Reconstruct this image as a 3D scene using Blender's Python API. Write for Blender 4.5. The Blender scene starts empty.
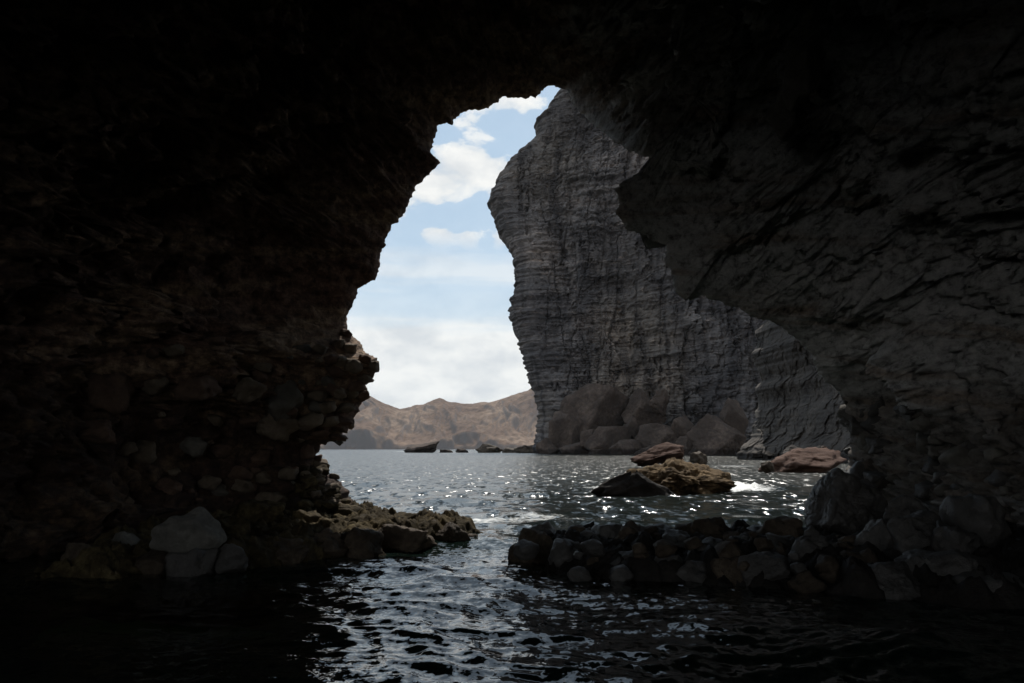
import bpy, bmesh, math, random
import numpy as np
from mathutils import Vector

scene = bpy.context.scene
COL = scene.collection
F = 796.0            # focal length in pixels
HZ = 449.0           # pixel row of the sea horizon
H = 1.5              # eye height above the water
PITCH = math.atan((HZ - 341.5) / F)
CP, SP = math.cos(PITCH), math.sin(PITCH)

def at(px, py, Y):
    """world point seen at pixel (px,py) lying Y metres in front of the eye (arrays welcome)"""
    cx = (np.asarray(px, float) - 512) / F
    cy = (341.5 - np.asarray(py, float)) / F
    dy = CP - cy * SP
    dz = SP + cy * CP
    k = np.asarray(Y, float) / dy
    return np.stack(np.broadcast_arrays(cx * k, dy * k, H + dz * k), -1)

def on_water(px, py, z=0.0):
    cx = (px - 512) / F; cy = (341.5 - py) / F
    dy = CP - cy * SP; dz = SP + cy * CP
    k = (z - H) / dz
    return np.array([cx * k, dy * k, z])

# ------------------------------------------------------------------ noise
def _hash(ix, iy, iz, seed):
    h = (ix.astype(np.uint32) * np.uint32(374761393) + iy.astype(np.uint32) * np.uint32(668265263)
         + iz.astype(np.uint32) * np.uint32(2246822519) + np.uint32((seed * 3266489917) & 0xffffffff))
    h ^= h >> np.uint32(15); h *= np.uint32(2246822519)
    h ^= h >> np.uint32(13); h *= np.uint32(3266489917)
    h ^= h >> np.uint32(16)
    return h
_G = np.array([[1,1,0],[-1,1,0],[1,-1,0],[-1,-1,0],[1,0,1],[-1,0,1],[1,0,-1],[-1,0,-1],
               [0,1,1],[0,-1,1],[0,1,-1],[0,-1,-1],[1,1,0],[-1,1,0],[0,-1,1],[0,-1,-1]], float)

def perlin(p, seed=0):
    i = np.floor(p).astype(np.int64); f = p - i
    w = f * f * f * (f * (f * 6 - 15) + 10)
    out = 0
    for dx in (0, 1):
        wx = w[:, 0] if dx else 1 - w[:, 0]
        for dy in (0, 1):
            wy = w[:, 1] if dy else 1 - w[:, 1]
            for dz in (0, 1):
                wz = w[:, 2] if dz else 1 - w[:, 2]
                g = _G[_hash(i[:, 0] + dx, i[:, 1] + dy, i[:, 2] + dz, seed) & np.uint32(15)]
                d = g[:, 0] * (f[:, 0] - dx) + g[:, 1] * (f[:, 1] - dy) + g[:, 2] * (f[:, 2] - dz)
                out = out + wx * wy * wz * d
    return out

def fbm(p, octv=4, seed=0, gain=0.5):
    a, s, out = 1.0, 1.0, 0
    for o in range(octv):
        out = out + a * perlin(p * s + 17.3 * o, seed + o); a *= gain; s *= 2.03
    return out

def ridged(p, octv=4, seed=0):
    a, s, out = 1.0, 1.0, 0
    for o in range(octv):
        out = out + a * (1 - 2 * np.abs(perlin(p * s + 9.1 * o, seed + o))); a *= 0.5; s *= 2.07
    return out

def worley(p, seed=0):
    i = np.floor(p).astype(np.int64); f = p - i
    f1 = np.full(len(p), 9.0); f2 = np.full(len(p), 9.0); cid = np.zeros(len(p))
    for dx in (-1, 0, 1):
        for dy in (-1, 0, 1):
            for dz in (-1, 0, 1):
                h = _hash(i[:, 0] + dx, i[:, 1] + dy, i[:, 2] + dz, seed)
                ox = (h & np.uint32(1023)) / 1023.0; oy = ((h >> np.uint32(10)) & np.uint32(1023)) / 1023.0
                oz = ((h >> np.uint32(20)) & np.uint32(1023)) / 1023.0
                d = np.sqrt((dx + ox - f[:, 0]) ** 2 + (dy + oy - f[:, 1]) ** 2 + (dz + oz - f[:, 2]) ** 2)
                closer = d < f1
                f2 = np.where(closer, f1, np.minimum(f2, d))
                cid = np.where(closer, ox, cid)
                f1 = np.where(closer, d, f1)
    return f1, f2, cid

def sstep(a, b, x):
    t = np.clip((x - a) / (b - a), 0, 1)
    return t * t * (3 - 2 * t)

# ------------------------------------------------------------------ meshes
def link(name, me, mat=None, parent=None):
    o = bpy.data.objects.new(name, me)
    if mat is not None: me.materials.append(mat)
    COL.objects.link(o)
    if parent is not None: o.parent = parent
    return o

def grid_mesh(name, P, keep=None, smooth=True):
    """P: (rows, cols, 3) array -> quad sheet"""
    r, c = P.shape[:2]
    idx = np.arange(r * c).reshape(r, c)
    q = np.stack([idx[:-1, :-1], idx[:-1, 1:], idx[1:, 1:], idx[1:, :-1]], -1).reshape(-1, 4)
    if keep is not None:
        q = q[keep.reshape(-1)]
    return quad_mesh(name, P.reshape(-1, 3), q, smooth)

def quad_mesh(name, V, q, smooth=True):
    k = q.shape[1]
    me = bpy.data.meshes.new(name)
    me.vertices.add(len(V)); me.vertices.foreach_set('co', np.ascontiguousarray(V, np.float32).ravel())
    me.loops.add(q.size); me.loops.foreach_set('vertex_index', np.ascontiguousarray(q, np.int32).ravel())
    me.polygons.add(len(q)); me.polygons.foreach_set('loop_start', np.arange(len(q), dtype=np.int32) * k)
    me.polygons.foreach_set('use_smooth', np.full(len(q), smooth))
    me.update(calc_edges=True)
    return me

_ico = {}
def ico(sub):
    if sub not in _ico:
        bm = bmesh.new(); bmesh.ops.create_icosphere(bm, subdivisions=sub, radius=1)
        bm.verts.ensure_lookup_table()
        V = np.array([v.co[:] for v in bm.verts]); T = np.array([[v.index for v in f.verts] for f in bm.faces])
        bm.free(); _ico[sub] = (V / np.linalg.norm(V, axis=1)[:, None], T)
    return _ico[sub]

def rock_mesh(name, size, seed, planes=14, sharp=16, noise=0.10, sub=4, tilt=(0, 0, 0), nscale=1.6, strata=0.0, pit=0.0, taper=0.0, warp=.16, cell=.05):
    asp = np.asarray(size, float) / np.mean(size)
    rng = np.random.default_rng(seed)
    V, T = ico(sub)
    n = rng.normal(size=(planes, 3)); n /= np.linalg.norm(n, axis=1)[:, None]
    d = rng.uniform(0.66, 1.0, planes)
    q, _ = np.linalg.qr(rng.normal(size=(3, 3)) * .6 + np.eye(3)); box = np.concatenate([q, -q]) + rng.normal(0, .13, (6, 3))
    box /= np.linalg.norm(box, axis=1)[:, None]
    n = np.concatenate([n, box]); d = np.concatenate([d, rng.uniform(.6, .82, 6)])
    sharp = sharp * 2.2
    off = rng.uniform(-50, 50, 3)
    # the faces are cut with a slightly warped blade so that no edge runs straight
    Vw = V + warp * np.stack([perlin(V * 1.7 + off + 9 * k, 3 + k) for k in range(3)], -1)
    dots = np.maximum(Vw @ n.T, 1e-3) / d
    mxd = dots.max(1, keepdims=True)
    r = 1.0 / (mxd[:, 0] * np.sum((dots / mxd) ** sharp, axis=1) ** (1.0 / sharp))
    r = np.minimum(r, 1.15)
    P = V * r[:, None]
    if sub >= 4:
        c1_, c2_, ci_ = worley(P * asp * 2.6 + off, 7)
        P = P * (1 + cell * (ci_ - .5) - cell * np.exp(-((c2_ - c1_) / .07) ** 2))[:, None]
        P = P * (1 + 0.7 * cell * fbm(P * asp * 7 + off, 3, 19, .65))[:, None]
    P = P * (1 + noise * fbm(P * asp * nscale + off, 5, seed % 97)[:, None] * 1.6)
    if strata:
        P = P * (1 + strata * perlin(P * np.array([1.2, 1.2, 8]) + off, 5)[:, None])
    if pit:
        f1, f2, _ = worley(P * asp * 4.5 + off, 3)
        P = P * (1 - pit * np.clip(0.35 - (f2 - f1), 0, 1)[:, None])
    if taper:
        t_ = np.clip(1 - taper * (P[:, 2:] + .7) / 1.4, .12, 1.2); P[:, :2] *= t_
    lo, hi = P.min(0), P.max(0)
    P = (P - (lo + hi) / 2) / (hi - lo)
    P = P * np.asarray(size)[None]
    if any(tilt):
        from mathutils import Euler
        R = np.array(Euler(tilt).to_matrix()); P = P @ R.T
        # keep the asked outline in x and z after the tilt
        ext = P.max(0) - P.min(0)
        P = (P - (P.max(0) + P.min(0)) / 2) * (np.asarray(size) / ext)[None]
    return quad_mesh(name, P, T)

def tag(o, label=None, cat=None, group=None, kind=None):
    if label: o['label'] = label
    if cat: o['category'] = cat
    if group: o['group'] = group
    if kind: o['kind'] = kind
    return o

# ------------------------------------------------------------------ materials
def new_mat(name):
    m = bpy.data.materials.new(name); m.use_nodes = True
    nt = m.node_tree; nt.nodes.clear()
    out = nt.nodes.new('ShaderNodeOutputMaterial')
    b = nt.nodes.new('ShaderNodeBsdfPrincipled')
    nt.links.new(b.outputs[0], out.inputs['Surface'])
    return m, nt, b, out

def N(nt, typ, **kw):
    n = nt.nodes.new(typ)
    for k, v in kw.items():
        if k.startswith('i_'):
            n.inputs[k[2:].replace('_', ' ')].default_value = v
        else: setattr(n, k, v)
    return n

def ramp(nt, fac, stops):
    r = nt.nodes.new('ShaderNodeValToRGB')
    e = r.color_ramp.elements
    while len(e) < len(stops): e.new(0.5)
    for k, (p, c) in zip(e, stops):
        k.position = p; k.color = (*c, 1) if len(c) == 3 else c
    nt.links.new(fac, r.inputs[0]); return r

def mapped(nt, scale, rot=(0, 0, 0)):
    g = nt.nodes.new('ShaderNodeNewGeometry')
    m = nt.nodes.new('ShaderNodeMapping')
    m.inputs['Scale'].default_value = scale; m.inputs['Rotation'].default_value = rot
    nt.links.new(g.outputs['Position'], m.inputs[0]); return m.outputs[0]

def noise_tex(nt, vec, scale, detail=6, rough=0.6, dist=0.0):
    n = N(nt, 'ShaderNodeTexNoise', i_Scale=scale, i_Detail=detail, i_Roughness=rough, i_Distortion=dist)
    nt.links.new(vec, n.inputs['Vector']); return n.outputs[0]

def mixc(nt, fac, a, b, mode='MIX'):
    m = nt.nodes.new('ShaderNodeMix'); m.data_type = 'RGBA'; m.blend_type = mode
    for sock, v in ((m.inputs[0], fac), (m.inputs[6], a), (m.inputs[7], b)):
        if isinstance(v, (int, float)): sock.default_value = v
        elif isinstance(v, tuple): sock.default_value = (*v, 1)
        else: nt.links.new(v, sock)
    return m.outputs[2]

def rock_mat(name, dark, mid, light, s=1.0, strata=None, rough=0.9, bump=0.06, spec=0.25, tint=None, strata_amt=0.6, rot=(0, 0, 0)):
    """s = noise scale per metre; strata = bands per metre"""
    m, nt, b, out = new_mat(name)
    p = mapped(nt, (1, 1, 1))
    n1 = noise_tex(nt, p, 0.7 * s, 8, 0.62)
    n2 = noise_tex(nt, p, 5.0 * s, 8, 0.7)
    mx = N(nt, 'ShaderNodeMath', operation='MULTIPLY_ADD'); nt.links.new(n1, mx.inputs[0]); mx.inputs[1].default_value = 0.55
    h = N(nt, 'ShaderNodeMath', operation='MULTIPLY'); nt.links.new(n2, h.inputs[0]); h.inputs[1].default_value = 0.45
    nt.links.new(h.outputs[0], mx.inputs[2])
    col = ramp(nt, mx.outputs[0], [(0.34, dark), (0.5, mid), (0.66, light)]).outputs[0]
    hgt = mx.outputs[0]
    if strata:
        ps = mapped(nt, (strata * 0.06, strata * 0.06, strata), rot)
        sn = noise_tex(nt, ps, 1.0, 7, 0.65, 0.25)
        sc = ramp(nt, sn, [(0.32, tuple(c * 0.62 for c in dark)), (0.48, mid), (0.56, tuple(c * .85 for c in mid)), (0.68, light)]).outputs[0]
        col = mixc(nt, strata_amt, col, sc)
        ad = N(nt, 'ShaderNodeMath', operation='ADD'); nt.links.new(hgt, ad.inputs[0]); nt.links.new(sn, ad.inputs[1]); hgt = ad.outputs[0]
    if tint:
        tn = noise_tex(nt, p, 0.33 * s, 4, 0.5)
        tr = ramp(nt, tn, [(0.45, (0, 0, 0)), (0.62, (1, 1, 1))]).outputs[0]
        col = mixc(nt, tr, col, mixc(nt, 0.75, col, tint))
    nt.links.new(col, b.inputs['Base Color'])
    b.inputs['Roughness'].default_value = rough
    b.inputs['Specular IOR Level'].default_value = spec
    bp = N(nt, 'ShaderNodeBump', i_Strength=1.0, i_Distance=bump / s)
    nt.links.new(hgt, bp.inputs['Height'])
    n3 = noise_tex(nt, p, 22 * s, 5, 0.7)
    bp2 = N(nt, 'ShaderNodeBump', i_Strength=0.8, i_Distance=bump * 0.25 / s)
    nt.links.new(n3, bp2.inputs['Height']); nt.links.new(bp.outputs[0], bp2.inputs['Normal'])
    nt.links.new(bp2.outputs[0], b.inputs['Normal'])
    return m

M_CAVE = None
def cave_mat():
    m, nt, b, out = new_mat('cave_rock')
    p = mapped(nt, (1, 1, 1))
    n1 = noise_tex(nt, p, 0.8, 8, 0.62); n2 = noise_tex(nt, p, 6, 8, 0.7)
    pr = mapped(nt, (1, 1, 1), (math.radians(-18.3), 0, 0)); pm = N(nt, 'ShaderNodeMapping'); pm.inputs['Scale'].default_value = (.22, .22, 2.2); nt.links.new(pr, pm.inputs[0]); ps = pm.outputs[0]
    sn = noise_tex(nt, ps, 1.0, 6, 0.62, 0.3)
    brown = ramp(nt, n2, [(0.34, (0.035, 0.022, 0.014)), (0.5, (0.19, 0.126, 0.083)), (0.66, (0.4, 0.28, 0.18))]).outputs[0]
    red = ramp(nt, n2, [(0.34, (0.03, 0.016, 0.011)), (0.52, (0.12, 0.07, 0.05)), (0.66, (0.23, 0.145, 0.105))]).outputs[0]
    grey = ramp(nt, n2, [(0.33, (0.12, 0.112, 0.105)), (0.48, (0.42, 0.4, 0.38)), (0.66, (0.58, 0.555, 0.525))]).outputs[0]
    left = mixc(nt, ramp(nt, sn, [(0.42, (0, 0, 0)), (0.55, (1, 1, 1))]).outputs[0], brown, red)
    # the right hand wall is the grey bed, the left one brown and rusty
    g = N(nt, 'ShaderNodeNewGeometry'); sp = N(nt, 'ShaderNodeSeparateXYZ'); nt.links.new(g.outputs['Position'], sp.inputs[0])
    xx = N(nt, 'ShaderNodeMath', operation='MULTIPLY_ADD'); nt.links.new(n1, xx.inputs[0]); xx.inputs[1].default_value = 5.0
    nt.links.new(sp.outputs[0], xx.inputs[2])
    mr = N(nt, 'ShaderNodeMapRange', i_From_Min=3.3, i_From_Max=4.6); nt.links.new(xx.outputs[0], mr.inputs[0])
    gfac = N(nt, 'ShaderNodeMath', operation='MULTIPLY'); nt.links.new(mr.outputs[0], gfac.inputs[0])
    gs = ramp(nt, sn, [(0.36, (0.25, 0.25, 0.25)), (0.5, (1, 1, 1))]).outputs[0]; nt.links.new(gs, gfac.inputs[1])
    col = mixc(nt, gfac.outputs[0], left, grey)
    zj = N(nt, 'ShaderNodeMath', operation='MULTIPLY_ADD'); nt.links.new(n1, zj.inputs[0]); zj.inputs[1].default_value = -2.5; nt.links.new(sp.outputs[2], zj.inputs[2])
    tide_and_shade = N(nt, 'ShaderNodeMapRange', i_From_Min=.6, i_From_Max=1.6); nt.links.new(zj.outputs[0], tide_and_shade.inputs[0])  # tidally stained rock, its dark colour also painting shade into the lower right wall
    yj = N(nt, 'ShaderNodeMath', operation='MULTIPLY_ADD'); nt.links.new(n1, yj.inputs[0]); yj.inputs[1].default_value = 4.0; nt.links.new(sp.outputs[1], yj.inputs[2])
    edge_shade = N(nt, 'ShaderNodeMapRange', i_From_Min=10.2, i_From_Max=14.2); nt.links.new(yj.outputs[0], edge_shade.inputs[0])  # albedo cut toward the viewer, painting in light fall-off at the edges
    col = mixc(nt, edge_shade.outputs[0], mixc(nt, 1.0, col, (.3, .285, .27), 'MULTIPLY'), col)
    col = mixc(nt, tide_and_shade.outputs[0], mixc(nt, 1.0, col, (.34, .32, .3), 'MULTIPLY'), col)
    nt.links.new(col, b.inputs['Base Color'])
    b.inputs['Roughness'].default_value = 0.85; b.inputs['Specular IOR Level'].default_value = 0.3
    h = N(nt, 'ShaderNodeMath', operation='ADD'); nt.links.new(n2, h.inputs[0]); nt.links.new(sn, h.inputs[1])
    bp = N(nt, 'ShaderNodeBump', i_Strength=1.0, i_Distance=0.09); nt.links.new(h.outputs[0], bp.inputs['Height'])
    n3 = noise_tex(nt, p, 26, 5, 0.7)
    bp2 = N(nt, 'ShaderNodeBump', i_Strength=0.9, i_Distance=0.02); nt.links.new(n3, bp2.inputs['Height'])
    nt.links.new(bp.outputs[0], bp2.inputs['Normal']); nt.links.new(bp2.outputs[0], b.inputs['Normal'])
    return m

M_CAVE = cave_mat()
M_COB = [rock_mat('cobble_grey', (0.045, .04, .034), (.085, .077, .066), (.14, .127, .108), 1.5, bump=0.07),
         rock_mat('cobble_tan', (0.05, .038, .027), (.1, .078, .057), (.17, .135, .1), 1.5, bump=0.07),
         rock_mat('cobble_rust', (0.036, .023, .016), (.075, .047, .034), (.13, .084, .06), 1.5, bump=0.07)]
M_CLIFF = rock_mat('cliff_rock', (0.06, .052, .05), (.124, .11, .107), (.3, .255, .23), 0.06, strata=0.42, bump=0.05,
                   strata_amt=0.62, tint=(.15, .125, .105), rot=(0, math.radians(-1.5), 0))
M_CONG = rock_mat('conglomerate_rock', (0.02, .016, .014), (.056, .047, .041), (.14, .115, .094), 0.45, bump=0.1, strata=.6, strata_amt=.35)
def cliff_tones():
    nt = M_CLIFF.node_tree; b = [n for n in nt.nodes if n.type == 'BSDF_PRINCIPLED'][0]
    src = b.inputs['Base Color'].links[0].from_socket
    big = ramp(nt, noise_tex(nt, mapped(nt, (.02, .02, .03)), 1.0, 5, .6, .4), [(.36, (.45, .45, .47)), (.5, (.95, .95, .95)), (.64, (1.6, 1.5, 1.4))]).outputs[0]
    stain = ramp(nt, noise_tex(nt, mapped(nt, (.16, .16, .014)), 1.0, 5, .6, .5), [(.38, (.5, .5, .52)), (.52, (1.05, 1.05, 1.05))]).outputs[0]
    speck = ramp(nt, noise_tex(nt, mapped(nt, (.35, .35, .9)), 1.0, 4, .6), [(.6, (1, 1, 1)), (.7, (1.9, 1.75, 1.6))]).outputs[0]
    c = mixc(nt, 1.0, mixc(nt, 1.0, mixc(nt, 1.0, src, big, 'MULTIPLY'), stain, 'MULTIPLY'), speck, 'MULTIPLY')
    nt.links.new(c, b.inputs['Base Color'])
cliff_tones()
def wet_band(m, top):
    nt = m.node_tree; b = [n for n in nt.nodes if n.type == 'BSDF_PRINCIPLED'][0]
    src = b.inputs['Base Color'].links[0].from_socket
    g = N(nt, 'ShaderNodeNewGeometry'); sp_ = N(nt, 'ShaderNodeSeparateXYZ'); nt.links.new(g.outputs['Position'], sp_.inputs[0])
    r_ = N(nt, 'ShaderNodeMapRange', i_From_Min=top * .6, i_From_Max=top); nt.links.new(sp_.outputs[2], r_.inputs[0])
    nt.links.new(mixc(nt, r_.outputs[0], mixc(nt, 1.0, src, (.35, .33, .32), 'MULTIPLY'), src), b.inputs['Base Color'])
M_BOULD = rock_mat('brown_boulder', (0.026, .018, .014), (.053, .037, .029), (.12, .086, .068), 0.25, bump=0.09)
wet_band(M_BOULD, 1.8); wet_band(M_CLIFF, 2.2); wet_band(M_CONG, 1.2)
M_REEF = rock_mat('weedy_reef', (0.018, .011, .006), (.1, .068, .038), (.27, .19, .11), 1.6, rough=0.8, bump=0.2, spec=0.06)
M_WET = rock_mat('wet_dark_rock', (0.02, .015, .011), (.055, .042, .031), (.12, .092, .068), 1.4, rough=0.65, bump=0.12, spec=0.08)
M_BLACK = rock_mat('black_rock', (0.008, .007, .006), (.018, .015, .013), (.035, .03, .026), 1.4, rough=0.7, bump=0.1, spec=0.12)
M_SPIT = rock_mat('damp_grey_rock', (0.02, .018, .016), (.05, .045, .041), (.1, .092, .084), 1.4, rough=0.55, bump=0.1, spec=0.4)
M_MOSS = rock_mat('mossy_rock', (0.012, .009, .005), (.045, .034, .018), (.13, .1, .052), 2.2, rough=0.75, bump=0.16, spec=0.06)
M_PALE = rock_mat('pale_boulder', (0.05, .046, .04), (.105, .098, .086), (.2, .187, .168), 1.6, bump=0.07)
M_SLAB = rock_mat('rusty_slab', (0.03, .016, .012), (.085, .048, .035), (.19, .125, .1), 0.7, strata=1.2, bump=0.12, spec=.15)

# ------------------------------------------------------------------ cave
# mouth outline: pixel x, pixel y, distance
RIM = [(300,600,16),(322,570,16),(338,545,16.2),(350,522,16.5),(353,500,17),(347,488,17),(335,477,17),(319,470,17),(316,457,17),(319,451,17),(321,445,17),
 (341,441,16.6),(342,431.5,16.6),(355,427,16.6),(355,419,16.6),(361,404,16.8),(369,394,16.6),(365,383,16.6),(376,375,16.3),(378,368.5,16.3),
 (376,357,16.3),(366,354,16.6),(360,343,16.8),(348,331.6,17),(347,315.5,17),(353,304,17),(358,290,17),(366,283,17),(376.7,280,17),
 (380.6,256.6,17),(384.4,243.7,17),(391.8,224.3,17),(398.3,222,17),(404.7,213,17),(412,195,17),(419,184,17.2),(427,177.6,17.2),
 (440.8,162.5,17),(435,156.7,17.2),(430,153.4,17.4),(433,145,17.4),(437,134,17.6),(438,125.4,17.6),(446.6,122.8,17.6),(451.5,124.5,17.6),
 (455.3,118.6,17.8),(462.7,113,17.8),(471,110,17.9),(487,109,18),(496.6,101.9,18),(503,98,18.2),(533.6,97.5,18.4),(538.5,94.8,18.5),(546.5,86.4,18.6),
 (564,88.5,18.6),(569,95.4,18.5),(574,106.7,18.2),(583.6,114.8,18),(590,122.8,17.6),(603,132.5,17),(612.6,141,16.4),(628.6,150,15.6),
 (645,157,15.4),(672,168,15),(655,174,14.6),(626,179,14.2),(615.4,189,14.2),(619.8,202,14.2),(615.4,213,14.2),(626.4,228.5,14.2),(648.3,237,14.4),(666,246,14.4),
 (665,261,14.4),(672.5,274.6,14.4),(674.5,288,14.4),(677,295,14.4),(686,300.4,14.4),(702,295.8,14.6),(714.5,301,14.6),(739,308,14.8),(751.4,317,14.8),
 (777.8,324,15),(788.3,332.7,15),(799,341.5,15.2),(813,357,15.2),(817,373,15.4),(830.5,385.5,15.5),(844,399.5,15.6),(848,420,15.8),(851,445,15.8),
 (846,470,15.6),(850,500,15.2),(858,540,15),(866,580,15),(870,620,15)]
rim = np.array(RIM, float)
seg = np.hypot(np.diff(rim[:, 0]), np.diff(rim[:, 1])); cum = np.r_[0, np.cumsum(seg)]
NC = 1100
uu = np.linspace(0, cum[-1], NC)
rpx = np.interp(uu, cum, rim[:, 0]); rpy = np.interp(uu, cum, rim[:, 1]); rD = np.interp(uu, cum, rim[:, 2])
rng = np.random.default_rng(5)
jp = np.stack([uu / 9, uu * 0 + 3.3, uu * 0], -1)
rpx = rpx + 1.6 * fbm(jp, 4, 3, 0.65); rpy = rpy + 1.6 * fbm(jp + 40, 4, 8, 0.65)
def smooth1(a, k):
    ker = np.hanning(2 * k + 3); ker /= ker.sum()
    pad = np.r_[2 * a[0] - a[k + 1:0:-1], a, 2 * a[-1] - a[-2:-k - 3:-1]]
    return np.convolve(pad, ker, 'valid')
rD = smooth1(rD, 12)
R0 = at(rpx, rpy, rD)
Rs = np.stack([smooth1(R0[:, 0], 9), R0[:, 1], smooth1(R0[:, 2], 9)], -1)
Rs2 = np.stack([smooth1(R0[:, 0], 110), smooth1(R0[:, 1], 60), smooth1(R0[:, 2], 110)], -1)
cx0, cz0 = 1.0, 3.0
ang = np.unwrap(np.arctan2(Rs2[:, 2] - cz0, Rs2[:, 0] - cx0) )
if ang[0] < 0: ang = ang + 2 * math.pi
ang = np.minimum.accumulate(ang)
ang = smooth1(ang, 60)
a0, a1 = math.radians(215), math.radians(-38)
ang = a1 + (ang - ang[-1]) / (ang[0] - ang[-1]) * (a0 - a1)
ct, st = np.cos(ang), np.sin(ang)
def inner(ax, azt):
    e = 2.6
    r = 1.0 / ((np.abs(ct) / ax) ** e + (np.abs(st) / azt) ** e) ** (1 / e)
    return cx0 - 1.3 + r * ct, cz0 + r * st
# rows from the mouth (0) to behind the eye
inv = np.linspace(1 / 17.0, 1 / 3.6, 400)
ys = np.r_[1 / inv, np.linspace(3.3, -6.5, 36)]
dd = 17.0 - ys
P = np.zeros((len(ys), NC, 3)); NRM = np.zeros_like(P); DST = np.zeros((len(ys), NC))
for r, (y, d) in enumerate(zip(ys, dd)):
    f = d / (17.0 + 6.5)
    k1 = sstep(0, .9, d); k2 = sstep(1.0, 5.5, d); g = 1 - math.exp(-max(0, d - 0.2) / 6.5)
    ix, iz = inner(7.6, 7.2)
    x = (1 - k1) * R0[:, 0] + k1 * Rs[:, 0]; z = (1 - k1) * R0[:, 2] + k1 * Rs[:, 2]
    x = (1 - k2) * x + k2 * Rs2[:, 0]; z = (1 - k2) * z + k2 * Rs2[:, 2]
    x = (1 - g) * x + g * ix; z = (1 - g) * z + g * iz
    Y = y + (R0[:, 1] - 17.0) * math.exp(-d / 5.0)
    if y < 0:                                   # the back of the cave closes in
        s = math.sqrt(max(0.0, 1 - (y / -6.6) ** 2)); s = max(s, 0.02)
        x = cx0 - 1.3 + (x - cx0 + 1.3) * s; z = 1.0 + (z - 1.0) * s
    P[r, :, 0], P[r, :, 1], P[r, :, 2] = x, Y, z
    tx, tz = np.gradient(smooth1(x, 25)), np.gradient(smooth1(z, 25)); L = np.hypot(tx, tz) + 1e-9
    NRM[r, :, 0], NRM[r, :, 2] = -tz / L, tx / L
    DST[r] = d
flat = P.reshape(-1, 3); dl = DST.reshape(-1); nr = NRM.reshape(-1, 3)
w1 = sstep(0.0, 2.5, dl); w2 = sstep(0.0, 0.8, dl)
warp = np.stack([fbm(flat * .5, 3, 61), fbm(flat * .5 + 30, 3, 62), fbm(flat * .5 + 70, 3, 63)], -1)
pw = flat + 0.6 * warp
big = fbm(flat * 0.33, 3, 11)
zt = flat[:, 2] - 0.33 * (flat[:, 1] - 12) + 0.02 * flat[:, 0] + 0.28 * warp[:, 2]      # beds dip towards the viewer
led = perlin(np.stack([flat[:, 0] * .18, flat[:, 1] * .18, zt * 1.25], -1), 21)
led = np.tanh(led * 7) * 0.55 + 0.5 * perlin(np.stack([flat[:, 0] * .3, flat[:, 1] * .3, zt * 4.2], -1), 22) + .35 * perlin(np.stack([flat[:, 0] * .8, flat[:, 1] * .8, zt * 9], -1), 23)
f1, f2, cid = worley(np.stack([flat[:, 0] * .6, flat[:, 1] * 1.5, zt * 1.1], -1) + .12 * warp, 31)
t1, t2, tid = worley(np.stack([flat[:, 0] * 1.5, flat[:, 1] * 3.4, zt * 3.0], -1) + .15 * warp, 36)
u1, u2, uid = worley(flat * 5.5 + .6 * warp, 37)
blk = (cid - 0.5)                               # broken blocks standing proud of each other
g1, g2, _ = worley(pw * 1.7, 32)
pits = np.clip(0.5 - g1, 0, 1)
leftlow = sstep(1.0, -3.0, flat[:, 0]) * sstep(4.2, 2.4, flat[:, 2] + 0.5 * warp[:, 0])
rightlow = sstep(4, 6, flat[:, 0]) * sstep(2.6, 1.6, flat[:, 2])
h1, h2, hid = worley(pw * 2.6 * np.array([1, 1, 1.4]), 33)
cob = np.clip(0.62 - h1, 0, 1) * (0.6 + hid)
fine = fbm(flat * 2.2, 5, 41, 0.6); vfine = fbm(flat * 9, 3, 51, 0.6)
low = np.maximum(leftlow, rightlow)
q1, q2, qid = worley(flat * np.array([2.3, 3.8, 3.0]) + .5 * warp, 34)
holes = np.where(qid > .62, np.clip(.5 - q1, 0, 1), 0) + .5 * np.clip(.3 - g1, 0, 1)
hi = np.clip((flat[:, 2] - 5) / 3, 0, 1)
rub = np.clip(.6 - h1 ** 2, 0, 1) * hid                      # knobbly roof
disp = w1 * (1.0 * (big + 0.35) + (1 - low) * (0.42 * led + 0.7 * blk + .26 * (tid - .5) + 0.6 * holes - .3 * hi * rub - .1 * np.clip(.55 - u1 ** 2, 0, 1) * uid))
disp += w2 * (0.19 * fbm(flat * np.array([2.4, 4.6, 2.6]), 6, 41, 0.7) + 0.15) - w2 * low * 0.5 * cob + 0.04 * vfine
disp += 0.28 * np.minimum(dl, 2.0)
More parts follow.
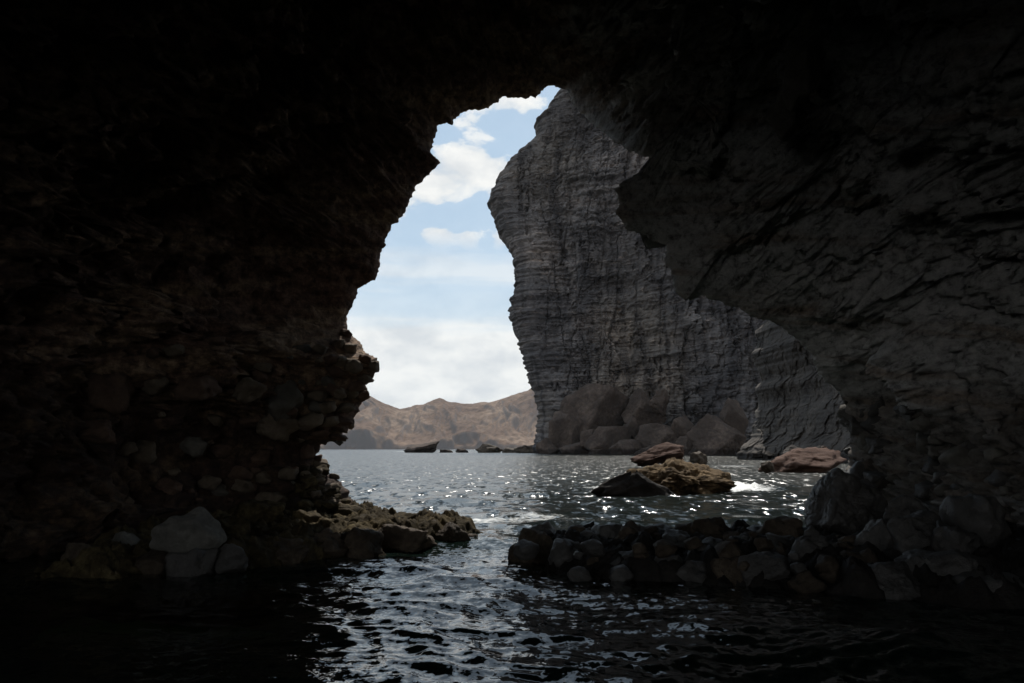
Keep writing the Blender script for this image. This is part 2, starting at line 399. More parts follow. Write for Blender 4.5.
# fissures and bedding planes that open as recesses in the walls
rel = flat - np.array([0, 0, H]); fw = rel[:, 1] * CP + rel[:, 2] * SP
okf = fw > 1.5; fw = np.where(okf, fw, 1.5)
sxp = 512 + F * rel[:, 0] / fw; syp = 341.5 - F * (rel[:, 2] * CP - rel[:, 1] * SP) / fw
jit = 5 * fbm(np.stack([sxp / 22, syp / 22, sxp * 0], -1), 3, 88)
for wid, dep, line in [(7, .55, [(733, 112), (738, 150), (748, 186), (768, 204), (784, 228), (792, 262), (812, 300)]), (16, .5, [(766, 196), (790, 236)]),
                       (4, .3, [(950, 60), (949, 130), (944, 190)]), (5, .28, [(742, 160), (820, 163), (960, 172)]), (6, .35, [(700, 196), (760, 192)]),
                       (6, .4, [(800, 207), (880, 204), (955, 196)]), (9, .45, [(690, 262), (760, 268), (830, 262)]), (8, .4, [(830, 330), (900, 345), (1000, 350)]),
                       (12, .6, [(950, 190), (960, 240), (1000, 250)]), (5, .3, [(120, 200), (190, 184), (246, 190), (330, 205)]), (5, .3, [(190, 168), (270, 176), (310, 186)]),
                       (5, .3, [(290, 160), (377, 178), (420, 172)]), (9, .5, [(140, 215), (200, 232), (260, 236)]), (10, .5, [(100, 262), (220, 276), (330, 290)]),
                       (6, .4, [(184, 60), (180, 120), (176, 190)]), (8, .4, [(290, 70), (310, 110), (320, 140)]), (14, .4, [(610, 60), (660, 40), (720, 45)])]:
    line = np.array(line, float); dmin = np.full(len(flat), 1e6)
    for a_, b_ in zip(line[:-1], line[1:]):
        e = b_ - a_; t = np.clip(((sxp - a_[0]) * e[0] + (syp - a_[1]) * e[1]) / (e @ e), 0, 1)
        dmin = np.minimum(dmin, np.hypot(sxp - a_[0] - t * e[0], syp - a_[1] - t * e[1]))
    disp += np.where(okf, .6 * w1 * dep * np.exp(-np.clip((dmin + jit) / wid, 0, 9) ** 2), 0)
flat = flat + nr * disp[:, None]
flat[:, 1] += w1 * 0.25 * fine
P = flat.reshape(P.shape)
# outer face of the headland, standing beyond the mouth
rows = []
base = P[0]
ocx, ocz = 0.8, 3.5
ddir0 = np.stack([base[:, 0] - ocx, base[:, 2] - ocz], -1); ddir0 /= np.linalg.norm(ddir0, axis=1)[:, None]
bx_, bz_ = np.gradient(smooth1(base[:, 0], 5)), np.gradient(smooth1(base[:, 2], 5)); nb_ = np.stack([-bz_, bx_], -1)
nb_ /= np.linalg.norm(nb_, axis=1)[:, None] + 1e-9
for off, dy in ((55, 9), (36, 7.5), (22, 5.5), (12, 3.5), (6, 2.2), (3, 1.4), (1.6, 0.9), (0.8, 0.6), (0.35, 0.35), (0.12, 0.15)):
    q = base.copy()
    kk = sstep(.6, 5, off); ddir = (1 - kk) * nb_ + kk * ddir0
    q[:, 0] += ddir[:, 0] * off; q[:, 2] += np.where(ddir[:, 1] > 0, ddir[:, 1] * off, ddir[:, 1] * min(off, 3)); q[:, 1] += dy
    q[:, 1] += 0.35 * min(off, 4) * fbm(q * 0.6, 3, 77)
    rows.append(q)
P = np.concatenate([np.stack(rows), P], 0)
C4 = P[:-1, :-1]
hol = ((C4[..., 0] + 7.2) / 6.5) ** 2 + ((C4[..., 1] + 3.0) / 4.2) ** 2 + ((C4[..., 2] - 3.9) / 4.3) ** 2
hol += .5 * fbm(C4.reshape(-1, 3) * .9, 3, 15).reshape(hol.shape)
hol2 = ((C4[..., 0] - 6.5) / 3.0) ** 2 + ((C4[..., 1] + 3.4) / 2.4) ** 2 + ((C4[..., 2] - 3.4) / 2.6) ** 2
hol = np.minimum(hol, hol2 + .3)
rowi = np.arange(C4.shape[0])[:, None] > 20
keep = ~((hol < 1.0) & rowi & (C4[..., 1] < 0.8))       # unseen openings added behind the viewer to let daylight onto the walls
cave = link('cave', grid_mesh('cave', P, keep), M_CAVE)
tag(cave, 'dark layered rock of the sea cave arching around the bright opening', 'cave', kind='structure')
CAVE_P = P

def cave_point(px, py):
    """point of the cave skin seen at a pixel"""
    d = at(px, py, 1.0) - np.array([0, 0, H])
    V = CAVE_P[10:].reshape(-1, 3) - np.array([0, 0, H])
    m = V[:, 1] > 1.0
    V = V[m]
    e = (V[:, 0] / V[:, 1] - d[0]) ** 2 + (V[:, 2] / V[:, 1] - d[2]) ** 2
    i = np.argsort(e)[:6]
    j = i[np.argmin(V[i, 1])]
    return V[j] + np.array([0, 0, H])

rnd = random.Random(7)
def cobble(px, py, w, h, mi, out=0.05, planes=9, tilt=None):
    c = cave_point(px, py)
    Y = c[1]
    sx, sz = w / F * Y, h / F * Y
    sy = 0.5 * (sx + sz)
    c = c - np.array([c[0], c[1], c[2] - H]) / np.linalg.norm(c) * sy * out
    me = rock_mesh('cobble', (sx, sy, sz), rnd.randint(0, 9999), planes, 6, 0.12, 4 if max(w, h) > 26 else 3,
                   tilt or (rnd.uniform(-.4, .4), rnd.uniform(-.5, .5), rnd.uniform(-1, 1)))
    o = link('cobble', me, M_COB[mi], cave); o.location = c
    return o
# the large stones that can be told apart in the wall
for a in [(287,397,44,42,0),(277,428,44,32,1),(195,452,34,22,0),(250,395,36,26,1),(193,392,50,28,2),(103,388,48,50,2),(153,386,26,22,1),
          (95,430,44,26,2),(142,447,26,24,1),(265,372,18,12,1),(180,352,20,14,1),(160,353,16,12,2),(215,340,22,10,2),(230,452,22,16,2),
          (312,420,26,20,1),(245,470,26,18,2),(170,482,28,18,2),(213,488,24,16,1),(265,460,22,18,2),(285,470,20,15,1),(300,455,18,15,2),
          (318,396,20,14,1),(340,395,18,12,1),(332,372,20,14,2),(352,368,20,16,1),(352,388,20,12,2),(322,350,16,12,1),(338,340,14,10,1),
          (330,420,24,13,1),(320,436,20,9,2),(371,367,12,12,1),(366,381,16,12,1),(363,357,14,10,2),(351,346,16,11,1),(346,332,13,11,2),(358,398,18,11,2),(350,409,20,12,1),(344,424,24,9,2),(334,437,22,9,2),(343,375,20,13,2),(335,360,18,12,1),(348,396,16,12,1),(336,388,18,14,2),(328,404,22,14,1)]:
    cobble(*a)
n = 0
while n < 66:
    px, py = 340 - 220 * rnd.random() ** 1.4, rnd.uniform(345, 505)
    if py < 520 - px * 0.5 and px < 240 and py < 400: continue
    s = 6 + 18 * rnd.random() ** 2.6
    cobble(px, py, s * rnd.uniform(1, 1.5), s * rnd.uniform(.7, 1.0), rnd.choice((0, 1, 1, 2, 2)), -.15); n += 1

# ------------------------------------------------------------------ heaps and single rocks
def poly_sdf(x, y, poly):
    d = np.full(x.shape, 1e9); ins = np.zeros(x.shape, bool)
    n = len(poly)
    for i in range(n):
        ax, ay = poly[i]; bx, by = poly[(i + 1) % n]
        ex, ey = bx - ax, by - ay
        t = np.clip(((x - ax) * ex + (y - ay) * ey) / (ex * ex + ey * ey + 1e-12), 0, 1)
        d = np.minimum(d, np.hypot(x - ax - t * ex, y - ay - t * ey))
        c = ((ay > y) != (by > y)) & (x < (bx - ax) * (y - ay) / (by - ay + 1e-12) + ax)
        ins ^= c
    return np.where(ins, d, -d)

def mound(name, poly, top, slope, res, seed, mat, lump=2.2, lump_h=0.12, fineh=0.04):
    poly = np.array(poly); lo = poly.min(0) - 0.5; hi = poly.max(0) + 0.5
    nx, ny = int((hi[0] - lo[0]) / res), int((hi[1] - lo[1]) / res)
    X, Y = np.meshgrid(np.linspace(lo[0], hi[0], nx), np.linspace(lo[1], hi[1], ny))
    p = np.stack([X.ravel(), Y.ravel(), X.ravel() * 0], -1)
    sd = poly_sdf(X, Y, poly).ravel() + 0.25 * fbm(p * 1.3, 4, seed)
    z = -0.35 + (top + 0.35) * sstep(-0.35, slope, sd)
    f1, f2, cid = worley(p * lump + 0.3 * fbm(p * 2, 2, seed + 3)[:, None], seed + 1)
    on = sstep(-0.3, 0.2, sd)
    z += on * (lump_h * (np.clip(0.55 - f1 ** 2, 0, 1) * 1.5 - 0.4 + cid * 0.9) + fineh * fbm(p * 6, 4, seed + 2, 0.6) * 1.5)
    P = np.stack([p[:, 0], p[:, 1], z], -1).reshape(ny, nx, 3)
    s4 = sd.reshape(ny, nx) > -0.45
    keep = s4[:-1, :-1] & s4[1:, 1:]
    return link(name, grid_mesh(name, P, keep), mat)

W = lambda px, py, z=0.0: tuple(on_water(px, py, z)[:2])
shelf = mound('rock_ledge', [W(20, 585), W(120, 577), W(240, 573), W(330, 560), W(400, 549), W(450, 541), W(476, 537), W(493, 537.5), W(492, 535), W(470, 530), W(440, 526),
                            W(425, 519), (-1.75, 15.4), (-2.6, 17.0), (-3.4, 18.2), (-5, 18.6), (-7, 16)], 0.22, 0.55, 0.022, 4, M_MOSS, 2.7, 0.15, 0.06)
tag(shelf, 'low mossy rock ledge running out from under the left cave wall', 'rock ledge')
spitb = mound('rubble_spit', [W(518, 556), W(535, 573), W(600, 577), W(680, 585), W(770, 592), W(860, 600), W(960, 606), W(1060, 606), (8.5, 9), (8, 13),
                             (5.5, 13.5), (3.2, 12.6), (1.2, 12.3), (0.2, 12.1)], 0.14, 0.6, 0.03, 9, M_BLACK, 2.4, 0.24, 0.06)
tag(spitb, 'wet dark bed of rubble under the low spit on the right', 'rubble')

def rock(name, px, py, w, h, Y, mat, seed, label, cat, group=None, depth=None, sink=0.0, **kw):
    c = at(px, py, Y)
    sx, sz = w / F * Y, h / F * Y
    sy = depth if depth else 0.6 * sx + 0.4 * sz
    if sink:
        c = c - np.array([0, 0, sink / 2]); sz += sink
    me = rock_mesh(name, (sx, sy, sz), seed, **kw)
    o = link(name, me, mat); o.location = c + np.array([0, sy * 0.3, 0])
    tag(o, label, cat, group)
    return o

def Yw(bottom, z=0.0): return F * (H - z) / (bottom - HZ)

# --- left ledge
LG = 'dark rocks on the left ledge'
L = [
 ('boulder', 185, 530, 70, 42, 10.1, M_PALE, 'large pale rounded boulder at the foot of the left cave wall', dict(planes=4, sub=5, noise=.05, sharp=1.6, cell=.012)),
 ('boulder', 226, 535, 44, 38, 10.9, M_MOSS, 'brown mossy boulder leaning on the right side of the large pale boulder', dict(sub=5, noise=.14)),
 ('boulder', 120, 543, 36, 20, 10.5, M_PALE, 'small flat pale boulder left of the large pale boulder', dict(sub=4)),
 ('rock', 190, 560, 48, 24, 9.8, M_SPIT, 'grey rock at the water in front of the large pale boulder', dict(sub=4)),
 ('rock', 226, 557, 40, 24, 9.9, M_SPIT, 'dull grey rock at the water below the mossy boulder', dict(sub=4)),
 ('rock', 256, 513, 52, 26, 13.0, M_MOSS, 'low mossy rock against the foot of the cobble wall', dict(sub=5, noise=.12)),
 ('rock', 284, 533, 36, 16, 12.0, M_MOSS, 'flat mossy rock beside the shallow hollow of the ledge', dict(sub=4)),
 ('rock', 278, 552, 56, 26, 10.8, M_WET, 'wet black rock at the ledge waterline right of the grey pair', dict(sub=5, noise=.14)),
 ('rock', 322, 545, 46, 30, 11.3, M_WET, 'steep wet rock in the middle of the ledge waterline', dict(sub=5, noise=.15)),
 ('rock', 355, 543, 52, 30, 11.6, M_WET, 'broad glistening rock between the steep rock and the ledge tip', dict(sub=5, noise=.15)),
 ('rock', 402, 538, 66, 26, 12.4, M_WET, 'long dark weedy rock near the ledge tip', dict(sub=5, noise=.15, pit=.15)),
 ('rock', 452, 533, 38, 19, 13.2, M_WET, 'rounded dark rock at the tip of the ledge', dict(sub=5, noise=.15, pit=.15)),
 ('rock', 473, 537, 14, 6, 13.5, M_WET, 'tiny low rock at the very end of the ledge', dict(sub=3)),
 ('rock', 305, 519, 36, 18, 13.4, M_MOSS, 'mossy brown rock on the ledge below the rubble slope', dict(sub=4, noise=.14)),
 ('rock', 330, 526, 40, 16, 12.8, M_MOSS, 'flat greenish rock on top of the ledge', dict(sub=4, noise=.14)),
 ('rock', 371, 522, 46, 14, 13.6, M_MOSS, 'sunlit flat brown slab on top of the ledge', dict(sub=4, noise=.12)),
 ('rock', 398, 519, 36, 12, 14.4, M_MOSS, 'low brown rock on the seaward edge of the ledge', dict(sub=4, noise=.12)),
 ('rock', 345, 512, 36, 14, 15.0, M_MOSS, 'brown rock where the ledge meets the rubble slope', dict(sub=4, noise=.14)),
 ('rock', 428, 526, 34, 12, 13.8, M_WET, 'low dark rock behind the ledge tip', dict(sub=4, noise=.14)),
 ('rock', 150, 560, 40, 20, 9.9, M_WET, 'black rock in the gloom left of the grey waterline rocks', dict(sub=4)),
 ('rock', 84, 556, 60, 24, 9.9, M_WET, 'black rock at the far left of the shadowed ledge', dict(sub=4)),
]
for i, (nm, px, py, w, h, Y, mt, lab, kw) in enumerate(L):
    rock(nm, px, py, w, h, Y, mt, 100 + i, lab, 'boulder' if nm == 'boulder' else 'rock', LG if nm == 'rock' else None, sink=0.12, **kw)
for i in range(46):
    t = rnd.random()
    py = 468 + 42 * t
    px = 318 + 38 * t * rnd.uniform(0.2, 1.05) - 30 * rnd.random() * (1 - t) - rnd.uniform(0, 40) * t + 2
    s = rnd.uniform(7, 15)
    rock('rock', px, py, s * 1.25, s * .85, 16.9 - 1.6 * t - 0.4 * rnd.random(), rnd.choice((M_MOSS, M_MOSS, M_COB[1])), 200 + i,
         'small brown stone in the rubble slope under the left edge of the cave mouth', 'rock', 'stones of the rubble slope', sub=3, noise=.12)

# --- right spit
SG = 'dark rocks heaped in the right spit'
S = [
 (536,552,46,46,11.0,'rounded rock at the left tip of the dark spit',5), (567,552,36,30,10.3,'rock beside the tip rock, low at the water',4),
 (611,541,32,32,11.0,'squarish rock in the left half of the spit with a flat face',4), (636,540,40,40,10.6,'prominent upright rock in the left half of the spit',5),
 (664,536,28,24,11.2,'rounded rock on the crest right of the prominent upright rock',4), (628,562,34,24,9.7,'low rock at the water under the prominent upright rock',4),
 (602,563,28,26,9.9,'small rock at the water left of the low middle rock',4), (666,568,36,26,9.5,'flat rock at the water near the middle of the spit',4),
 (678,545,30,28,10.6,'rock in the middle of the heap behind the flat waterline rock',4), (714,536,40,32,10.8,'tallest rounded rock on the crest in the middle of the spit',5),
 (714,558,40,34,9.8,'smooth round rock below the tallest crest rock',5), (695,574,34,26,9.3,'squat rock at the water below the smooth round rock',4),
 (730,573,36,28,9.2,'rock at the water left of the big smooth front boulder',4), (746,549,34,28,10.2,'rock tucked behind the big smooth front boulder',4),
 (771,572,60,42,9.0,'big smooth boulder at the front of the spit',5), (787,531,46,26,10.9,'long flat rock on the crest near the large right boulder',4),
 (790,547,50,24,10.1,'wide low rock between the crest and the big smooth boulder',4), (818,556,50,52,9.4,'dark blocky rock under the large right boulder',5),
 (808,583,36,26,8.7,'small rock at the water right of the big smooth boulder',4),
 (590,537,24,18,11.6,'small rock on the crest near the spit tip',4), (560,537,26,16,11.6,'little crest rock just behind the tip rock',4),
 (650,553,24,22,10.2,'wedge shaped rock among the middle of the heap',4), (585,551,22,20,10.6,'small dark rock between tip and squarish rock',4),
 (759,533,28,16,11.4,'small crest rock right of the tallest rounded rock',4), (687,530,22,14,11.6,'small crest rock left of the tallest rounded rock',4),
]
for i, (px, py, w, h, Y, lab, sub) in enumerate(S):
    rock('rock', px, py, w * rnd.uniform(.95, 1.3), h * rnd.uniform(.8, 1.1), Y, M_SPIT if i % 3 else M_WET, 300 + i, lab, 'rock', SG, sink=0.08, sub=sub, planes=11, noise=.1, sharp=6,
         tilt=(rnd.uniform(-.3, .3), rnd.uniform(-.4, .4), 0))
n = 0
while n < 48:
    px = rnd.uniform(525, 850)
    z = rnd.uniform(0.0, 0.38)
    Y = rnd.uniform(8.9, 11.8) - (px - 520) / 330 * 0.8
    py = HZ + F * (H - z) / Y
    fr = 556 + 22 * sstep(517, 560, px) + 18 * (px - 517) / 330
    if py > fr + 2 or py < 527: continue
    s = 8 + 18 * rnd.random() ** 1.8
    rock('rock', px, py, s * 1.3, s, Y, rnd.choice((M_SPIT, M_WET, M_WET)), 400 + n,
         'small dark stone filling the heap of the right spit', 'rock', 'small stones of the right spit', sub=3, planes=10, noise=.1, sharp=6); n += 1
RG = 'dark rocks at the foot of the right wall'
for i, (px, py, w, h, Y, lab, sub, mt) in enumerate([
 (853, 506, 80, 74, 11.6, 'largest rounded boulder standing where the right wall meets the spit', 6, M_SPIT),
 (909, 514, 46, 36, 10.6, 'pointed boulder right of the largest rounded boulder', 5, M_SPIT),
 (880, 538, 42, 38, 9.8, 'boulder in front of the largest rounded boulder, above the water', 5, M_SPIT),
 (928, 536, 74, 48, 9.6, 'broad sloping boulder in the dark at right', 5, M_SPIT),
 (962, 540, 50, 34, 9.2, 'rounded boulder right of the broad sloping boulder', 5, M_SPIT),
 (900, 583, 90, 36, 8.4, 'low wide rock at the water below the right wall', 5, M_SPIT),
 (958, 572, 110, 36, 8.5, 'long ledge like rock in the dark at lower right', 5, M_SPIT),
 (862, 566, 46, 32, 9.0, 'rock between the front boulder and the low wide rock', 4, M_WET),
 (1000, 590, 70, 30, 8.2, 'rock at the right edge just above the black water', 4, M_SPIT),
 (985, 515, 60, 40, 9.6, 'dim boulder leaning on the right wall', 4, M_SPIT)]):
    rock('boulder', px, py, w, h, Y, mt, 500 + i, lab, 'boulder', RG, sink=0.15, sub=sub, planes=10, noise=.09, sharp=5)
for i in range(54):
    px, py = rnd.uniform(850, 1010), rnd.uniform(405, 500)
    s = 8 + 26 * rnd.random() ** 2
    c = cave_point(px, py)
    if c[1] > 15.8: continue
    o = link('wall_stone', rock_mesh('wall_stone', (s * 1.2 / F * c[1], s / F * c[1], s * .95 / F * c[1]), 560 + i, 9, 12, .07, 3,
             (rnd.uniform(-.4, .4), rnd.uniform(-.5, .5), 0)), M_SPIT if i % 2 else M_COB[0], cave)
    o.location = c * 1.012
for i in range(22):
    px, py = rnd.uniform(848, 884), rnd.uniform(400, 488)
    s = 8 + 20 * rnd.random() ** 1.5
    c = cave_point(px, py)
    o = link('wall_stone', rock_mesh('wall_stone', (s * 1.2 / F * c[1], s / F * c[1], s * .95 / F * c[1]), 640 + i, 7, 12, .1, 4,
             (rnd.uniform(-.5, .5), rnd.uniform(-.6, .6), 0)), M_SPIT if i % 3 else M_CONG, cave)
    o.location = c * 1.008
# a rounded knob of harder rock hanging from the upper right wall
c = cave_point(806, 72)
kn = link('rock_knob', rock_mesh('rock_knob', (40 / F * c[1], .6, 78 / F * c[1]), 31, 5, 3, .05, 5, (0.1, 0.25, 0)), M_COB[0], cave); kn.location = c * 0.965
c2 = cave_point(789, 112)
kn2 = link('rock_knob', rock_mesh('rock_knob', (40 / F * c2[1], .55, 54 / F * c2[1]), 37, 5, 3, .04, 5, (0, 0, 0)), M_COB[0], cave); kn2.location = c2 * 0.94

# --- reef, slab and rocks out on the water
rock('reef_rock', 680, 475.5, 124, 35, 27.5, M_REEF, 601, 'golden brown weedy reef rock breaking the water with white foam at its right', 'reef rock', sink=.5, sub=6,
     planes=12, sharp=3, noise=.28, nscale=2.2, pit=.2, depth=5.0, taper=.3)
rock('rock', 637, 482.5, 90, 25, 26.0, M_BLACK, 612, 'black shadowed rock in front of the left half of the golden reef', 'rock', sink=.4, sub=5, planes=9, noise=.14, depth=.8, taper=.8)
rock('rock_slab', 660, 450.5, 58, 17, 62, M_SLAB, 603, 'reddish slanting rock just behind the golden reef', 'rock slab', sink=.6, sub=5, planes=9, sharp=24, noise=.12, tilt=(0, -.25, 0))
rock('rock_slab', 809, 460, 84, 26, 52, M_SLAB, 604, 'flat reddish brown slab beside the water at the right wall', 'rock slab', sink=.8, sub=5, planes=10, sharp=30, noise=.06, tilt=(.1, -.2, 0), depth=4.5)
rock('rock', 768, 464, 14, 6, 50, M_WET, 605, 'small black rock at the left end of the flat reddish slab', 'rock', sink=.4, sub=4)
rock('rock', 700, 455, 18, 8, 70, M_WET, 615, 'small dark rock awash right of the slanting reddish rock', 'rock', sink=.6, sub=4)
rock('sea_rock', 421, 446.5, 36, 11, 330, M_BOULD, 606, 'long low rock with its right end raised, alone in the sea before the hills', 'rock', sink=1.5, sub=5, planes=9, noise=.14, tilt=(0, -.22, 0))
rock('sea_rock', 446, 451, 14, 3.2, 330, M_BOULD, 607, 'tiny flat rock between the long low rock and the dark mound', 'rock', sink=1, sub=4)
rock('sea_rock', 462, 450.5, 14, 4, 330, M_BOULD, 608, 'small jagged rock left of the dark mound', 'rock', sink=1, sub=4, noise=.16)
rock('sea_rock', 489.5, 448.5, 28, 9.5, 320, M_WET, 609, 'dark rounded mound of rock left of the tall cliff', 'rock', sink=1.5, sub=5, noise=.12)
rock('sea_rock', 512, 450, 20, 5, 310, M_WET, 610, 'low dark rock between the mound and the tall cliff', 'rock', sink=1.5, sub=4, noise=.14)
rock('sea_rock', 528, 449, 28, 8, 296, M_WET, 611, 'low dark rock touching the left foot of the tall cliff', 'rock', sink=1.5, sub=5, noise=.14)

# ------------------------------------------------------------------ tall cliff
PROF = [(40,575),(86,546),(95.5,538),(113,538),(121,530),(128,522),(137,514),(145,506),(157,497),(170,493),(178,488),(192,490),(205,495),(216,496.6),(229,506),
        (239,512),(256,515),(280,515),(293,511),(306,509.5),(325,514),(349,522),(365,525.6),(383,532),(399,537),(419,539),(435,535),(444,534),(470,533)]
PROF = np.array(PROF, float)
ROWS, FC, BC = 760, 620, 60
zs = np.linspace(-3, 150, ROWS)
pyrow = HZ - (zs - H) / 285.0 * F
edge = np.interp(pyrow, PROF[:, 0], PROF[:, 1])
pz = np.stack([zs * .6, zs * 0, zs * 0], -1); edge = edge + 1.6 * fbm(pz, 4, 9, .6)
fc = np.linspace(0, 1, FC) ** 1.15
P = np.zeros((ROWS, FC + BC, 3))
pxf = edge[:, None] + (930 - edge)[:, None] * fc[None] 
Yf = 286 - 70 * sstep(0, 1, fc) - 10 * (1 - np.sqrt(1 - (1 - np.clip(fc / .03, 0, 1)) ** 2)) * 0
# rounded nose on the left, the face comes nearer to the right
Yf = Yf + 14 * (1 - np.sqrt(np.clip(1 - (1 - np.clip(fc / .05, 0, 1)) ** 2, 0, 1)))
zz = np.broadcast_to(zs[:, None], (ROWS, FC))
P[:, BC:, 1] = Yf[None]; P[:, BC:, 0] = (pxf - 512) / F * Yf[None] ; P[:, BC:, 2] = zz
bk = np.linspace(1, 0, BC, endpoint=False)
P[:, :BC, 1] = P[:, BC:BC + 1, 1] + 60 * bk[None] ** 1.3
P[:, :BC, 0] = (edge - 512)[:, None] / F * P[:, :BC, 1] + 25 * bk[None] ** 2 + .8 * bk[None]
P[:, :BC, 2] = zs[:, None]
fl = P.reshape(-1, 3)
wv = fbm(fl * .04, 3, 71)
strz = fl[:, 2] + 0.03 * fl[:, 0] + .25 * wv
strz = strz + 5 * perlin(np.stack([strz * 0, strz * 0, strz * .06], -1), 66)
s1 = perlin(np.stack([fl[:, 0] * .02, fl[:, 1] * .02, strz * .22], -1), 81)
s2 = perlin(np.stack([fl[:, 0] * .06, fl[:, 1] * .06, strz * .7], -1), 82)
s3 = perlin(np.stack([fl[:, 0] * .2, fl[:, 1] * .2, strz * 1.8], -1), 83)
but = fbm(np.stack([fl[:, 0] * .045, fl[:, 1] * .045, fl[:, 2] * .012], -1), 4, 84)
brk = fbm(fl * np.array([.3, .3, .2]), 4, 85, .6)
w1_, w2_, ci_ = worley(fl * np.array([.10, .10, .22]), 86)
s4 = perlin(np.stack([fl[:, 0] * .5, fl[:, 1] * .5, strz * 3.4], -1), 87)
x1_, x2_, xi_ = worley(fl * np.array([.16, .16, .035]) + .25 * brk[:, None], 88)      # upright joints
mod = .25 + 1.2 * sstep(-.25, .35, fbm(fl * np.array([.05, .05, .07]), 3, 89))
dsp = .7 * np.tanh(s1 * 3) * mod + .5 * np.tanh(s2 * 3) * mod + .7 * s3 + .5 * s4 + 3.2 * but + 2.0 * brk + 1.6 * (ci_ - .5) + 2.6 * (xi_ - .5) - 1.2 * np.exp(-((x2_ - x1_) / .05) ** 2)
nose = np.r_[np.ones(BC) * .12, .12 + .88 * sstep(0, .12, fc)]
nw = np.broadcast_to(nose[None], (ROWS, FC + BC)).ravel()
fl[:, 1] -= dsp * nw
fl[:, 0] -= (0.55 * np.tanh(s2 * 3) + .5 * s3 + .35 * brk + .5 * np.tanh(s1 * 3)) * (1 - nw)
cl = link('sea_cliff', grid_mesh('sea_cliff', fl.reshape(P.shape)), M_CLIFF)
tag(cl, 'towering grey layered cliff with an overhanging top, framed by the cave mouth', 'cliff')

# the nearer cobbly cliff at right
CE = np.array([(300,764),(322,762),(380,758),(405,755),(420,752),(436,747),(446,742),(456,738),(470,734)], float)
ROWS, FC = 420, 460
zs = np.linspace(-2, 34, ROWS)
fc = np.linspace(0, 1, FC)
Yf = 118 - 45 * fc ** .8
py_ = HZ - (zs - H) / 112. * F
eg = np.interp(py_, CE[:, 0], CE[:, 1]); eg = eg + 9 * fbm(np.stack([zs * .22, zs * 0, zs * 0], -1), 4, 13, .6)
px_ = eg[:, None] + (960 - eg[:, None]) * fc[None]
P = np.zeros((ROWS, FC, 3))
P[..., 1] = Yf[None] - np.maximum(0, 8 - zs)[:, None] * .4
P[..., 0] = (px_ - 512) / F * P[..., 1]
P[..., 2] = zs[:, None]
back = [P[:, :1] + np.array([o_ * .75 + .4, o_, 0]) for o_ in (40, 25, 14, 8, 4, 2, 1)]
P = np.concatenate(back + [P], 1)
fl = P.reshape(-1, 3)
a1_, a2_, ai_ = worley(fl * .5 + .4 * fbm(fl * .4, 2, 5)[:, None], 91)
b1_, b2_, bi_ = worley(fl * 1.1, 92)
c1_, c2_, cc_ = worley(fl * np.array([.22, .22, .3]) + .3 * fbm(fl * .3, 2, 6)[:, None], 95)
dsp = 2.2 * fbm(fl * .12, 3, 93) + 1.3 * (cc_ - .5) - .4 * np.exp(-((c2_ - c1_) / .06) ** 2) + 1.1 * np.clip(.55 - a1_ ** 2, 0, 1) * ai_ + .6 * np.clip(.5 - b1_ ** 2, 0, 1) * bi_ + .4 * fbm(fl * .6, 6, 94, .7)
dsp += .35 * np.tanh(4 * perlin(fl * np.array([.06, .06, .6]), 96))
fl[:, 1] -= dsp; fl[:, 0] -= .08 * dsp
cg = link('cobbly_cliff', grid_mesh('cobbly_cliff', fl.reshape(P.shape)), M_CONG)
tag(cg, 'nearer dark cobbly cliff showing under the right lip of the cave, beside the flat slab', 'cliff')

for i in range(9):
    t = rnd.random()
    px = 748 + 92 * rnd.random(); py = 460 - (12 * rnd.random())
    s_ = 5 + 17 * rnd.random() ** 2
    rock('rock', px, py, s_ * 1.3, s_, 104 - (px - 745) * .3 + (462 - py) * .12, M_CONG if i % 3 else M_BOULD, 800 + i,
         'small dark block in the rubble at the foot of the nearer cobbly cliff', 'rock', 'rubble under the cobbly cliff', sub=4, noise=.16)
